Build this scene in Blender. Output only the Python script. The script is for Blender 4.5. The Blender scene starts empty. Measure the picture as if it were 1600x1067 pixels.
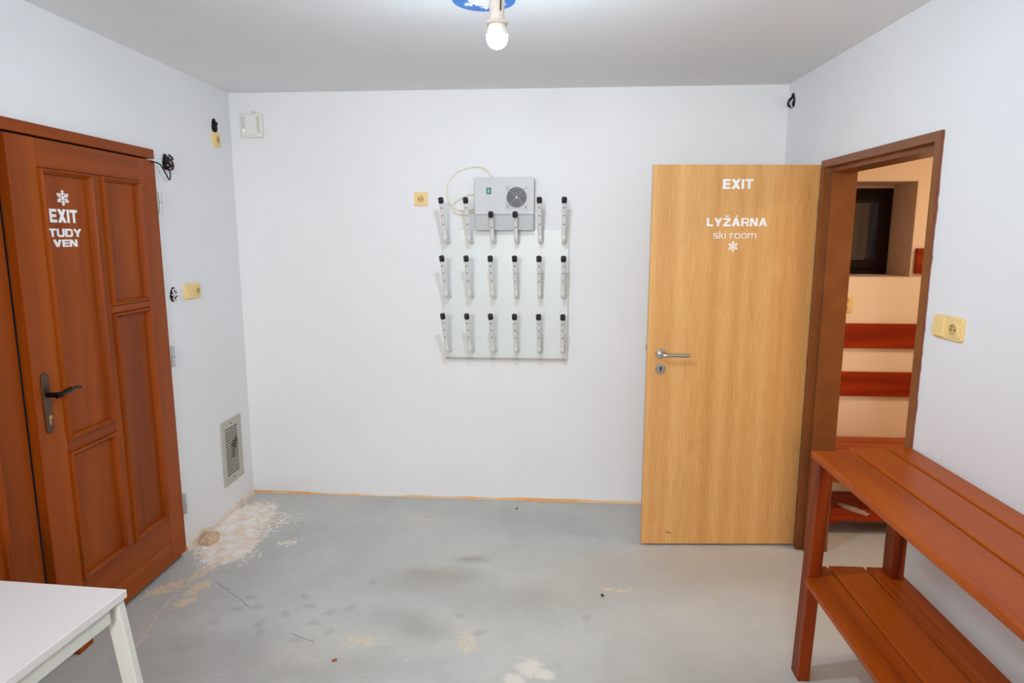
import bpy, bmesh, math, random
from mathutils import Vector, Matrix
C = bpy.context.scene.collection
S = bpy.context.scene
PI = math.pi
random.seed(4)

# ------------------------------------------------------------------ camera, world, lights, exposure
cam = bpy.data.objects.new('camera', bpy.data.cameras.new('camera'))
C.objects.link(cam)
cam.location = (0.0, 0.0, 1.6319)
cam.rotation_mode = 'QUATERNION'
cam.rotation_quaternion = (Matrix.Rotation(0.0678, 3, 'Z') @ Matrix.Rotation(PI/2-0.1592, 3, 'X') @ Matrix.Rotation(0.0008, 3, 'Z')).to_quaternion()
cam.data.sensor_width = 36.0
cam.data.lens = 36.0*1019.0/1600.0
cam.data.clip_start = 0.05
S.camera = cam

w = bpy.data.worlds.new('world'); S.world = w; w.use_nodes = True
w.node_tree.nodes['Background'].inputs[0].default_value = (0.02, 0.03, 0.05, 1)
w.node_tree.nodes['Background'].inputs[1].default_value = 0.3

S.view_settings.view_transform = 'Standard'
S.view_settings.look = 'None'
S.view_settings.gamma = 1.0
S.view_settings.use_curve_mapping = False
S.view_settings.exposure = -0.22
S.render.film_transparent = False
S.cycles.max_bounces = 9
S.cycles.diffuse_bounces = 7
S.cycles.use_denoising = True

def light(name, kind, loc, power, col, size=0.1, rot=(0, 0, 0), size_y=None):
    l = bpy.data.lights.new(name, kind); l.energy = power; l.color = col
    if kind == 'AREA':
        l.size = size
        if size_y: l.shape = 'RECTANGLE'; l.size_y = size_y
    else: l.shadow_soft_size = size
    o = bpy.data.objects.new(name, l); C.objects.link(o); o.location = loc; o.rotation_euler = rot
    return o
BULB = 12.0                                                      # radiance of the glowing globe
light('bulb_light', 'POINT', (-.180, 2.0, 2.1965), 55, (0.70, 0.87, 1.0), 0.024)
light('ceiling_lamp_behind_camera', 'POINT', (-0.50, -2.10, 2.05), 85, (1.0, 0.95, 0.90), 0.20)
_fl = light('back_wall_fill_spot', 'SPOT', (-0.45, -2.20, 1.95), 365, (1.0, 0.955, 0.915), 0.42)  # added unseen spot, lifts the back wall and fades towards the side walls
_fl.data.spot_size = math.radians(54); _fl.data.spot_blend = 0.9
_fl.rotation_euler = (Vector((-0.25, 3.87, 1.10))-_fl.location).to_track_quat('-Z', 'Y').to_euler()
light('second_ceiling_lamp', 'AREA', (-0.62, 1.62, 2.40), 3, (1.0, 0.90, 0.80), 0.22)
light('adjoining_room_lamp', 'AREA', (2.55, 2.75, 2.38), 20, (1.0, 0.85, 0.66), 0.35)

# ------------------------------------------------------------------ material helpers
def srgb(r, g, b):
    f = lambda c: (c/12.92 if c <= 0.04045 else ((c+0.055)/1.055)**2.4)
    return (f(r/255), f(g/255), f(b/255), 1)
class N:
    def __init__(s, name):
        s.m = bpy.data.materials.new(name); s.m.use_nodes = True
        s.t = s.m.node_tree; s.b = s.t.nodes['Principled BSDF']
    def n(s, typ, **kw):
        x = s.t.nodes.new(typ)
        for k, v in kw.items():
            if k.startswith('i_'): x.inputs[k[2:].replace('_', ' ')].default_value = v
            else: setattr(x, k, v)
        return x
    def l(s, a, b): s.t.links.new(a, b)
    def math(s, op, a, b=None, c=None, clamp=False):
        x = s.t.nodes.new('ShaderNodeMath'); x.operation = op; x.use_clamp = clamp
        for i, v in enumerate((a, b, c)):
            if v is None: continue
            if isinstance(v, (int, float)): x.inputs[i].default_value = v
            else: s.l(v, x.inputs[i])
        return x.outputs[0]
    def ramp(s, fac, stops, mode='LINEAR'):
        x = s.t.nodes.new('ShaderNodeValToRGB'); x.color_ramp.interpolation = mode
        e = x.color_ramp.elements
        while len(e) < len(stops): e.new(0.5)
        for k, (p, c) in zip(e, stops): k.position = p; k.color = c if len(c) == 4 else (*c, 1)
        s.l(fac, x.inputs[0]); return x.outputs[0]
    def mix(s, fac, a, b, mode='MIX'):
        x = s.t.nodes.new('ShaderNodeMix'); x.data_type = 'RGBA'; x.blend_type = mode
        if isinstance(fac, (int, float)): x.inputs[0].default_value = fac
        else: s.l(fac, x.inputs[0])
        for i, v in ((6, a), (7, b)):
            if isinstance(v, (tuple, list)): x.inputs[i].default_value = v
            else: s.l(v, x.inputs[i])
        return x.outputs[2]
    def noise(s, vec, scale, detail=3, rough=0.5, dist=0.0):
        x = s.n('ShaderNodeTexNoise'); x.inputs['Scale'].default_value = scale; x.inputs['Detail'].default_value = detail
        x.inputs['Roughness'].default_value = rough; x.inputs['Distortion'].default_value = dist
        s.l(vec, x.inputs['Vector']); return x.outputs['Fac']
    def bump(s, h, strength=0.2, dist=0.002):
        x = s.n('ShaderNodeBump'); x.inputs['Strength'].default_value = strength; x.inputs['Distance'].default_value = dist
        s.l(h, x.inputs['Height']); s.l(x.outputs[0], s.b.inputs['Normal'])
    def coord(s, which='Object', scale=(1, 1, 1), rnd=0.0):
        tc = s.n('ShaderNodeTexCoord'); mp = s.n('ShaderNodeMapping'); mp.inputs['Scale'].default_value = scale
        v = tc.outputs[which]
        if rnd:
            oi = s.n('ShaderNodeObjectInfo'); vm = s.n('ShaderNodeVectorMath', operation='ADD')
            cx = s.n('ShaderNodeCombineXYZ'); q = s.math('MULTIPLY', oi.outputs['Random'], rnd)
            for i in range(3): s.l(q, cx.inputs[i])
            s.l(v, vm.inputs[0]); s.l(cx.outputs[0], vm.inputs[1]); v = vm.outputs[0]
        s.l(v, mp.inputs['Vector']); return mp.outputs[0]
def plain(name, col, rough=0.5, metal=0.0, **kw):
    n = N(name); n.b.inputs['Base Color'].default_value = col; n.b.inputs['Roughness'].default_value = rough
    n.b.inputs['Metallic'].default_value = metal
    for k, v in kw.items(): n.b.inputs[k].default_value = v
    return n.m
def paint(name, col, col2=None, rough=0.65):
    n = N(name); v = n.coord('Object')
    a = n.noise(v, 1.3, 4, 0.55); b = n.noise(v, 90, 3, 0.6); c = n.noise(v, 9, 3, .5)
    n.l(n.ramp(a, [(0.3, col), (0.7, col2 or tuple(x*0.965 for x in col[:3])+(1,))]), n.b.inputs['Base Color'])
    n.b.inputs['Roughness'].default_value = rough
    n.bump(n.math('ADD', n.math('MULTIPLY', b, .35), n.math('MULTIPLY', c, 1.5)), 0.25, 0.002)
    return n.m
AX = {'x': (0.06, 1, 1), 'y': (1, 0.06, 1), 'z': (1, 1, 0.06)}
def stained(name, dark, mid, lightc, axis, scale=26, rough=0.38, grain=0.5, coat=0.0):
    """wood with the grain running along one local axis"""
    n = N(name); v = n.coord('Object', AX[axis], rnd=13.0)
    warp = n.noise(v, 3.0, 2, 0.5)
    vm = n.n('ShaderNodeVectorMath', operation='SCALE'); vm.inputs['Scale'].default_value = 1.0
    rings = n.n('ShaderNodeTexNoise'); rings.inputs['Scale'].default_value = scale*0.28; rings.inputs['Detail'].default_value = 1.5
    rings.inputs['Distortion'].default_value = 0.6
    n.l(v, rings.inputs['Vector'])
    r = n.math('FRACT', n.math('MULTIPLY', rings.outputs['Fac'], 7.0))
    r = n.math('ABSOLUTE', n.math('SUBTRACT', n.math('MULTIPLY', r, 2.0), 1.0))
    fine = n.noise(v, scale*7, 3, 0.6)
    f = n.math('ADD', n.math('MULTIPLY', r, grain), n.math('MULTIPLY', fine, 0.35))
    f = n.math('ADD', f, n.math('MULTIPLY', warp, 0.6))
    f = n.math('MULTIPLY', f, 1/(0.95+grain), clamp=True)
    n.l(n.ramp(f, [(0.2, dark), (0.5, mid), (0.85, lightc)]), n.b.inputs['Base Color'])
    n.b.inputs['Roughness'].default_value = rough
    n.b.inputs['Specular IOR Level'].default_value = 0.2
    n.b.inputs['Coat Weight'].default_value = coat
    n.b.inputs['Coat Roughness'].default_value = 0.25
    n.bump(f, 0.08, 0.001)
    return n.m

M = {}
M['wall'] = paint('white_wall_paint', srgb(231, 232, 234))
M['ceiling'] = paint('white_ceiling_paint', srgb(231, 232, 233), rough=0.8)
M['peach'] = paint('peach_wall_paint', srgb(240, 218, 188), rough=0.7)
M['reveal'] = paint('shaded_reveal_plaster', srgb(205, 180, 158), rough=0.8)  # shade inside the reveal is put into this duller, greyer colour
for a in 'xyz':
    M['mahogany_'+a] = stained('brown_door_wood_'+a, srgb(106, 42, 2), srgb(144, 64, 5), srgb(168, 82, 10), a, 11, 0.42, 0.16, 0.0)
    M['bench_'+a] = stained('orange_brown_bench_wood_'+a, srgb(112, 36, 2), srgb(164, 72, 8), srgb(184, 92, 18), a, 15, 0.40, 0.20, 0.0)
    M['redbench_'+a] = stained('red_brown_bench_wood_'+a, srgb(104, 24, 1), srgb(146, 44, 3), srgb(172, 66, 8), a, 16, 0.40, 0.35, 0.0)
def oak():
    n = N('oak_laminate'); v = n.coord('Object', (1, 1, 1))
    sx = n.n('ShaderNodeSeparateXYZ'); n.l(v, sx.inputs[0])
    strip = n.noise(n.coord('Object', (1, 1, 0.015)), 11, 1.5, 0.5)
    v2 = n.coord('Object', (1, 1, 0.07))
    rg = n.n('ShaderNodeTexNoise'); rg.inputs['Scale'].default_value = 9.0; rg.inputs['Detail'].default_value = 2; n.l(v2, rg.inputs['Vector'])
    r = n.math('FRACT', n.math('MULTIPLY', rg.outputs['Fac'], 16.0))
    r = n.math('SUBTRACT', 1.0, n.math('POWER', r, 3.0))
    pores = n.noise(n.coord('Object', (1, 1, 0.03)), 260, 3, 0.65)
    f = n.math('ADD', n.math('MULTIPLY', r, 0.07), n.math('MULTIPLY', pores, 0.60))
    f = n.math('ADD', f, n.math('MULTIPLY', strip, 0.62))
    n.l(n.ramp(f, [(0.35, srgb(182, 126, 66)), (0.62, srgb(206, 152, 88)), (0.9, srgb(224, 178, 116))]), n.b.inputs['Base Color'])
    n.b.inputs['Roughness'].default_value = 0.42
    n.bump(pores, 0.06, 0.0006)
    return n.m
M['oak'] = oak()
def brown_paint():
    n = N('brown_frame_paint'); v = n.coord('Object')
    a = n.noise(v, 6, 4, .6); b = n.noise(n.coord('Object', (1, 1, .25)), 55, 3, .7)
    c = n.ramp(a, [(0.3, srgb(118, 64, 24)), (0.7, srgb(134, 77, 34))])
    scuff = n.ramp(b, [(0.72, (0, 0, 0)), (0.76, (1, 1, 1))])
    n.l(n.mix(n.math('MULTIPLY', scuff, .35), c, srgb(190, 150, 130)), n.b.inputs['Base Color'])
    n.b.inputs['Roughness'].default_value = 0.35
    n.bump(a, 0.1, 0.001)
    return n.m
M['frame'] = brown_paint()
M['white'] = plain('white_plastic', srgb(232, 232, 226), 0.4)
M['lettering'] = plain('white_vinyl_lettering', srgb(240, 240, 242), 0.5)
M['tabletop'] = plain('white_table_laminate', srgb(214, 210, 208), 0.5)
M['tableframe'] = plain('white_painted_steel', srgb(208, 208, 200), 0.45)
M['cream'] = plain('cream_switch_plastic', srgb(236, 205, 140), 0.35)
M['creamdark'] = plain('cream_plastic_recess', srgb(205, 170, 105), 0.45)
M['hole'] = plain('dark_hole', (0.004, 0.004, 0.005, 1), 0.9)
M['steel'] = plain('brushed_steel', srgb(190, 188, 184), 0.32, 1.0)
M['panel'] = plain('pale_grey_enamel', srgb(216, 221, 220), 0.35)
M['boxmetal'] = plain('grey_sheet_steel_cover', srgb(196, 198, 199), 0.5, 0.0)
M['boxlow'] = plain('grey_lower_cover', srgb(178, 180, 181), 0.5, 0.0)
M['peg'] = plain('pale_grey_painted_tube', srgb(222, 222, 218), 0.35)
M['black'] = plain('black_rubber', srgb(34, 32, 36), 0.5)
M['fan'] = plain('fan_grille_metal', srgb(160, 162, 164), 0.4, 0.6)
M['green'] = plain('green_rocker', srgb(12, 150, 120), 0.3)
M['cable'] = plain('cream_cable', srgb(232, 224, 205), 0.5)
M['hinge'] = plain('zinc_hinge', srgb(188, 190, 190), 0.45, 0.5)
M['darkhinge'] = plain('dark_brown_hinge', srgb(58, 30, 16), 0.5)
M['bronze'] = plain('aged_bronze', srgb(98, 72, 58), 0.35, 0.8)
M['darkmetal'] = plain('black_metal', srgb(30, 26, 26), 0.3, 0.7)
M['brass'] = plain('worn_brass', srgb(190, 165, 105), 0.35, 0.9)
M['vent'] = plain('grey_vent_metal', srgb(186, 184, 174), 0.5, 0.2)
M['sensor'] = plain('off_white_sensor_plastic', srgb(226, 227, 220), 0.45)
M['sensorslot'] = plain('sensor_slot', srgb(205, 207, 196), 0.5)
M['led'] = plain('green_indicator', (0.5, 0.9, 0.3, 1), 0.4, 0, **{'Emission Color': (0.7, 1.0, 0.45, 1), 'Emission Strength': 1.2})
M['wire_black'] = plain('black_wire', srgb(28, 18, 18), 0.5)
M['wire_white'] = plain('white_wire', srgb(220, 215, 215), 0.5)
M['wire_brown'] = plain('brown_wire', srgb(70, 38, 28), 0.5)
M['blue'] = plain('blue_disc', srgb(40, 118, 205), 0.4)
M['holder'] = plain('pale_lamp_holder', srgb(214, 206, 198), 0.45)
M['bench_z'] = stained('shaded_grained_leg_wood', srgb(70, 14, 1), srgb(126, 44, 5), srgb(150, 64, 14), 'z', 26, 0.42, 0.6)  # grained leg wood, darkened to carry the shade on the camera-facing sides
M['winwood'] = stained('dark_window_wood', srgb(14, 5, 3), srgb(26, 10, 6), srgb(36, 15, 9), 'z', 20, 0.4, 0.4)
M['plaster'] = None
M['paper'] = plain('crumpled_white_paper', srgb(225, 205, 190), 0.8)
M['orange_stripe'] = None
g = N('window_glass'); _t = g.t; _tr = g.n('ShaderNodeBsdfTransparent'); _gl = g.n('ShaderNodeBsdfGlossy'); _fr = g.n('ShaderNodeFresnel'); _mx = g.n('ShaderNodeMixShader')
_gl.inputs['Roughness'].default_value = 0.03; _tr.inputs['Color'].default_value = (.75, .8, .78, 1); _fr.inputs['IOR'].default_value = 1.75
g.l(_fr.outputs[0], _mx.inputs[0]); g.l(_tr.outputs[0], _mx.inputs[1]); g.l(_gl.outputs[0], _mx.inputs[2]); g.l(_mx.outputs[0], _t.nodes['Material Output'].inputs['Surface'])
M['glass'] = g.m
e = N('glowing_globe')                                               # clear glass flooded with the light of the lamp inside it
_em = e.n('ShaderNodeEmission'); _em.inputs['Color'].default_value = (0.93, 0.97, 1.0, 1); _em.inputs['Strength'].default_value = BULB
_tr = e.n('ShaderNodeBsdfTransparent'); _ad = e.n('ShaderNodeAddShader'); e.l(_em.outputs[0], _ad.inputs[0]); e.l(_tr.outputs[0], _ad.inputs[1]); e.l(_ad.outputs[0], e.t.nodes['Material Output'].inputs['Surface'])
M['globe'] = e.m

def rough_plaster(name, c1, c2, c3):
    n = N(name); v = n.coord('Object')
    a = n.noise(v, 22, 6, .7); b = n.noise(v, 5, 3, .5)
    n.l(n.mix(n.ramp(b, [(.4, (0, 0, 0)), (.6, (1, 1, 1))]), n.ramp(a, [(.3, c1), (.7, c2)]), c3), n.b.inputs['Base Color'])
    n.b.inputs['Roughness'].default_value = 0.9
    n.bump(a, .7, .006)
    return n.m
M['plaster'] = rough_plaster('crumbling_plaster', srgb(214, 192, 170), srgb(236, 222, 208), srgb(226, 208, 190))
M['orange_stripe'] = rough_plaster('bare_orange_plaster', srgb(224, 160, 96), srgb(240, 184, 120), srgb(232, 200, 160))

def floor_mat():
    n = N('worn_grey_floor_paint'); v = n.coord('Object')
    sx = n.n('ShaderNodeSeparateXYZ'); n.l(v, sx.inputs[0]); X, Y = sx.outputs[0], sx.outputs[1]
    big = n.noise(v, 1.6, 5, .6); mid = n.noise(v, 7, 5, .65, .6); fine = n.noise(v, 60, 4, .7)
    base = n.ramp(big, [(.3, srgb(175, 177, 174)), (.55, srgb(191, 192, 188)), (.75, srgb(198, 193, 184))])
    base = n.mix(n.math('MULTIPLY', n.ramp(fine, [(.3, (0, 0, 0)), (.7, (1, 1, 1))]), .12), base, srgb(190, 188, 184))
    def blob(cx, cy, rx, ry, ang=0.0, wob=0.5, vec_noise=mid, soft=0.25):
        c, s_ = math.cos(ang), math.sin(ang)
        dx = n.math('SUBTRACT', X, cx); dy = n.math('SUBTRACT', Y, cy)
        a = n.math('DIVIDE', n.math('ADD', n.math('MULTIPLY', dx, c), n.math('MULTIPLY', dy, s_)), rx)
        b = n.math('DIVIDE', n.math('SUBTRACT', n.math('MULTIPLY', dy, c), n.math('MULTIPLY', dx, s_)), ry)
        d = n.math('SQRT', n.math('ADD', n.math('MULTIPLY', a, a), n.math('MULTIPLY', b, b)))
        d = n.math('ADD', d, n.math('MULTIPLY', n.math('SUBTRACT', vec_noise, .5), wob))
        return n.math('SUBTRACT', 1.0, d)            # positive inside
    def sharp(h, w=.06): return n.math('DIVIDE', h, w, clamp=True)
    def mx(a, b): return n.math('MAXIMUM', a, b)
    flake = n.noise(v, 34, 4, .75, .3)
    # dirt stains and footprints
    for (cx, cy, rx, ry, ang, k, col) in [(-.57, 2.50, .22, .12, -.4, .35, (128, 124, 116)), (-.55, 2.95, .30, .10, 0, .35, (150, 138, 122)), (-.42, 3.10, .14, .05, 0, .5, (142, 134, 122)),
                                    (-.62, 2.85, .3, .14, .1, .25, (150, 136, 118)), (-.2, 2.75, .35, .2, .3, .25, (150, 142, 130)),
                                    (.35, 3.0, .6, .35, .3, .40, (172, 162, 152)), (-1.3, 2.2, .5, .3, 0, .3, (126, 122, 120)), (-.8, 2.2, .4, .15, .3, .25, (132, 128, 122)), (.5, 2.0, .9, .4, 0, .3, (162, 152, 142)), (.9, 3.1, .5, .3, 0, .4, (176, 166, 154))]:
        h = blob(cx, cy, rx, ry, ang, 1.1)
        base = n.mix(n.math('MULTIPLY', n.math('DIVIDE', h, .7, clamp=True), k), base, srgb(*col))
    spots = None
    for (cx, cy) in [(-1.168, 2.555), (-1.077, 2.625), (-1.13, 2.70), (-1.32, 2.6), (-1.25, 2.48), (-1.4, 2.58), (-1.02, 2.5), (-.98, 2.58), (-1.22, 2.42), (-.9, 2.62), (-1.45, 2.48), (-.93, 2.44), (-.4, 2.6), (-.3, 2.48), (.15, 2.62), (-1.05, 2.38), (-1.38, 2.68), (-.86, 2.85)]:
        h = blob(cx, cy, .040, .026, cx*9, 1.3, flake)
        spots = h if spots is None else mx(spots, h)
    base = n.mix(n.math('MULTIPLY', sharp(spots, .6), .32), base, srgb(140, 138, 132))
    # fine brush streaks in the paint
    st = n.noise(n.coord('Object', (1.0, 16, 1)), 11, 5, .7)
    base = n.mix(.5, base, n.ramp(st, [(.3, (.42, .42, .42)), (.7, (.60, .60, .60))]), 'OVERLAY')
    grit = n.noise(v, 130, 2, .5)
    base = n.mix(n.math('MULTIPLY', n.ramp(grit, [(.70, (0, 0, 0)), (.76, (1, 1, 1))]), .3), base, srgb(128, 122, 112))
    # thin pale brush scratches
    sc = n.noise(n.coord('Object', (1.2, 14, 1)), 9, 4, .6)
    base = n.mix(n.math('MULTIPLY', n.ramp(sc, [(.66, (0, 0, 0)), (.69, (1, 1, 1))]), .22), base, srgb(190, 180, 165))
    # peeled paint beside the left corner and door
    m1 = mx(blob(-1.82, 3.42, .30, .16, 1.45, .5), blob(-1.72, 3.17, .20, .13, 1.5, .6))
    m1b = mx(blob(-1.68, 3.42, .34, .24, .5, .5), blob(-1.67, 3.07, .22, .20, 0, .5))
    m1b = mx(m1b, blob(-1.42, 3.22, .10, .07, .4, .8))
    fl = n.math('MULTIPLY', n.math('SUBTRACT', flake, .56), 7.0)
    core = n.math('ADD', n.math('MULTIPLY', m1, 3.0), n.math('MULTIPLY', n.math('SUBTRACT', flake, .43), 5.0))
    vw = n.n('ShaderNodeVectorMath', operation='ADD'); nc = n.n('ShaderNodeTexNoise'); nc.inputs['Scale'].default_value = 30; n.l(v, nc.inputs['Vector'])
    vs = n.n('ShaderNodeVectorMath', operation='SCALE'); vs.inputs['Scale'].default_value = .03; n.l(nc.outputs['Color'], vs.inputs[0]); n.l(v, vw.inputs[0]); n.l(vs.outputs[0], vw.inputs[1])
    chips = None
    def chip(scale, m, k, c0):
        vo_ = n.n('ShaderNodeTexVoronoi'); vo_.inputs['Scale'].default_value = scale; n.l(vw.outputs[0], vo_.inputs['Vector'])
        sc_ = n.n('ShaderNodeSeparateXYZ'); n.l(vo_.outputs['Color'], sc_.inputs[0])
        th = n.math('ADD', n.math('MULTIPLY', n.math('MINIMUM', m, .9), k), n.math('ADD', c0, n.math('MULTIPLY', sc_.outputs[0], .55)))
        return n.math('SUBTRACT', th, vo_.outputs['Distance'])
    scat = mx(chip(38, m1b, .75, -.36), chip(75, m1b, .75, -.32))
    m2 = mx(blob(-1.80, 2.74, .16, .06, .9, .8), blob(-1.67, 2.74, .11, .05, 1.3, .8)); m2 = mx(m2, blob(-1.66, 2.62, .08, .045, 1.0, .9))
    m2 = mx(m2, blob(-1.72, 2.9, .14, .05, 1.3, .9))
    tan = n.math('ADD', n.math('MULTIPLY', n.math('MINIMUM', m2, .5), 2.4), n.math('SUBTRACT', fl, .25))
    tan = n.math('MAXIMUM', n.math('MULTIPLY', tan, n.math('GREATER_THAN', m2, -.1)), n.math('MULTIPLY', chip(60, m2, .6, -.30), 2.0))
    # crack
    cr = n.math('SUBTRACT', X, n.math('ADD', -1.745, n.math('MULTIPLY', n.math('SUBTRACT', mid, .5), .12)))
    cr = n.math('ADD', cr, n.math('MULTIPLY', n.math('POWER', n.math('MAXIMUM', n.math('SUBTRACT', 2.75, Y), 0.0), 2.0), -.38))
    crack = n.math('SUBTRACT', .006, n.math('ABSOLUTE', cr))
    crack = n.math('MULTIPLY', sharp(crack, .004), n.math('MULTIPLY', n.math('LESS_THAN', Y, 3.1), n.math('GREATER_THAN', Y, 2.22)))
    tanc = srgb(226, 204, 174)
    pc = n.ramp(n.noise(v, 15, 4, .6), [(.3, srgb(232, 208, 180)), (.5, srgb(244, 230, 216)), (.65, srgb(250, 246, 244))])
    base = n.mix(n.math('MULTIPLY', sharp(tan, .25), .85), base, tanc)
    base = n.mix(n.math('MULTIPLY', crack, .75), base, tanc)
    sm = sharp(scat, .12); base = n.mix(n.math('MULTIPLY', sm, .9), base, pc)
    cm = sharp(core, .35); base = n.mix(n.math('MULTIPLY', cm, .95), base, pc)
    # bare patch near the middle of the foreground, small tan rubs
    m3 = mx(blob(-.08, 2.27, .06, .07, 0, .8), blob(-.03, 2.235, .06, .04, 0, .8)); m3 = mx(m3, blob(-.14, 2.19, .05, .05, 0, .8))
    m3 = n.math('ADD', m3, n.math('MULTIPLY', n.math('SUBTRACT', flake, .5), 1.6)); base = n.mix(n.math('MULTIPLY', sharp(m3, .5), .75), base, srgb(228, 221, 212))
    m4 = mx(blob(-.354, 2.42, .05, .09, 0, .9), blob(.297, 2.854, .09, .03, 0, .9)); m4 = mx(m4, blob(-.776, 2.39, .07, .05, 0, .9)); m4 = mx(m4, blob(-.73, 3.555, .14, .018, 0, .5))
    f4 = n.math('ADD', n.math('MULTIPLY', n.math('MINIMUM', m4, .5), 1.6), n.math('SUBTRACT', fl, .1)); f4 = n.math('MULTIPLY', f4, n.math('GREATER_THAN', m4, -.2))
    base = n.mix(n.math('MULTIPLY', sharp(f4, .3), .6), base, srgb(226, 206, 168))
    # sparse specks
    vo = n.n('ShaderNodeTexVoronoi'); vo.inputs['Scale'].default_value = 9; n.l(v, vo.inputs['Vector'])
    sp = n.math('LESS_THAN', vo.outputs['Distance'], .05)
    spc = n.n('ShaderNodeSeparateXYZ'); n.l(vo.outputs['Color'], spc.inputs[0])
    sp = n.math('MULTIPLY', sp, n.math('GREATER_THAN', spc.outputs[0], .6))
    base = n.mix(n.math('MULTIPLY', sp, .7), base, srgb(214, 208, 200))
    # two fine hairline cracks
    def line(x0, y0, x1, y1, w_):
        L = math.hypot(x1-x0, y1-y0); ux, uy = (x1-x0)/L, (y1-y0)/L
        dx = n.math('SUBTRACT', X, x0); dy = n.math('SUBTRACT', Y, y0)
        t = n.math('ADD', n.math('MULTIPLY', dx, ux), n.math('MULTIPLY', dy, uy))
        q = n.math('ADD', n.math('MULTIPLY', dx, -uy), n.math('MULTIPLY', dy, ux))
        q = n.math('ADD', q, n.math('MULTIPLY', n.math('SUBTRACT', mid, .5), .03))
        k = n.math('LESS_THAN', n.math('ABSOLUTE', q), w_)
        return n.math('MULTIPLY', k, n.math('MULTIPLY', n.math('GREATER_THAN', t, 0.0), n.math('LESS_THAN', t, L)))
    for a in [(-1.61, 2.80, -1.35, 2.60), (-1.08, 2.42, -.965, 2.365)]:
        base = n.mix(n.math('MULTIPLY', line(*a, .002), .7), base, srgb(92, 88, 92))
    n.l(base, n.b.inputs['Base Color'])
    n.l(n.ramp(mid, [(.3, (.42, .42, .42)), (.7, (.6, .6, .6))]), n.b.inputs['Roughness'])
    hgt = n.math('ADD', n.math('MULTIPLY', fine, .12), n.math('ADD', n.math('MULTIPLY', cm, -.6), n.math('MULTIPLY', sm, -.5)))
    n.bump(hgt, .5, .003)
    return n.m
M['floor'] = floor_mat()

# ------------------------------------------------------------------ geometry helpers
def obj(name, bm, mat, parent=None, smooth=False, label=None):
    me = bpy.data.meshes.new(name); bmesh.ops.recalc_face_normals(bm, faces=bm.faces[:]); bm.to_mesh(me); bm.free()
    me.materials.append(M[mat] if isinstance(mat, str) else mat)
    if smooth:
        for p in me.polygons: p.use_smooth = True
        try: me.set_sharp_from_angle(angle=math.radians(38))
        except Exception: pass
    o = bpy.data.objects.new(name, me); C.objects.link(o)
    if parent: o.parent = parent
    if label: o['label'] = label
    return o
def thing(name, label, cat, loc=(0, 0, 0), rz=0.0, group=None):
    o = bpy.data.objects.new(name, None); C.objects.link(o); o.location = loc; o.rotation_euler = (0, 0, rz)
    o.empty_display_size = 0.05
    o['label'] = label; o['category'] = cat
    if group: o['group'] = group
    return o
def tag(o, label, cat, group=None):
    o['label'] = label; o['category'] = cat
    if group: o['group'] = group
    return o
def box(bm, x0, x1, y0, y1, z0, z1, bev=0.0, seg=1):
    r = bmesh.ops.create_cube(bm, size=1.0)
    vs = r['verts']
    for v in vs: v.co = Vector(((x0+x1)/2+v.co.x*(x1-x0), (y0+y1)/2+v.co.y*(y1-y0), (z0+z1)/2+v.co.z*(z1-z0)))
    if bev > 0:
        es = list({e for v in vs for e in v.link_edges})
        bmesh.ops.bevel(bm, geom=es, offset=bev, segments=seg, affect='EDGES', profile=0.5)
    return bm
def B(*a, **k): return box(bmesh.new(), *a, **k)
def frame_of(d):
    d = d.normalized(); up = Vector((0, 0, 1)) if abs(d.z) < .9 else Vector((1, 0, 0))
    a = d.cross(up).normalized(); return a, d.cross(a).normalized()
def tube(bm, pts, r, n=10, caps=True):
    pts = [Vector(p) for p in pts]; rs = r if isinstance(r, (list, tuple)) else [r]*len(pts)
    rings = []; a = None
    for i, p in enumerate(pts):
        d = (pts[min(i+1, len(pts)-1)]-pts[max(i-1, 0)]).normalized()
        if a is None: a, b = frame_of(d)
        else: a = (a-d*a.dot(d)).normalized(); b = d.cross(a)
        rings.append([bm.verts.new(p+(a*math.cos(2*PI*k/n)+b*math.sin(2*PI*k/n))*rs[i]) for k in range(n)])
    for q in range(len(rings)-1):
        for k in range(n):
            bm.faces.new((rings[q][k], rings[q][(k+1) % n], rings[q+1][(k+1) % n], rings[q+1][k]))
    if caps: bm.faces.new(rings[0][::-1]); bm.faces.new(rings[-1])
    return bm
def smooth_path(pts, k=6):
    P = [Vector(p) for p in pts]; P = [P[0]*2-P[1]]+P+[P[-1]*2-P[-2]]; out = []
    for i in range(1, len(P)-2):
        for j in range(k):
            t = j/k; a, b, c, d = P[i-1:i+3]
            out.append(0.5*((2*b)+(c-a)*t+(2*a-5*b+4*c-d)*t*t+(3*b-a-3*c+d)*t**3))
    out.append(P[-2]); return out
def lathe(bm, prof, n=24, axis='z', c=(0, 0, 0)):
    """prof: (radius, height)"""
    rings = []
    for r, h in prof:
        ring = []
        for k in range(n):
            a = 2*PI*k/n; u, v = r*math.cos(a), r*math.sin(a)
            p = {'z': (u, v, h), 'y': (u, h, v), 'x': (h, u, v)}[axis]
            ring.append(bm.verts.new(Vector(p)+Vector(c)))
        rings.append(ring)
    for q in range(len(rings)-1):
        for k in range(n): bm.faces.new((rings[q][k], rings[q][(k+1) % n], rings[q+1][(k+1) % n], rings[q+1][k]))
    bm.faces.new(rings[0][::-1]); bm.faces.new(rings[-1]); return bm
def prism(bm, poly, y0, y1):
    """polygon in the xz plane extruded along y"""
    a = [bm.verts.new((x, y0, z)) for x, z in poly]; b = [bm.verts.new((x, y1, z)) for x, z in poly]
    bm.faces.new(a); bm.faces.new(b[::-1])
    for i in range(len(a)): j = (i+1) % len(a); bm.faces.new((a[i], b[i], b[j], a[j]))
    return bm
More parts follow.
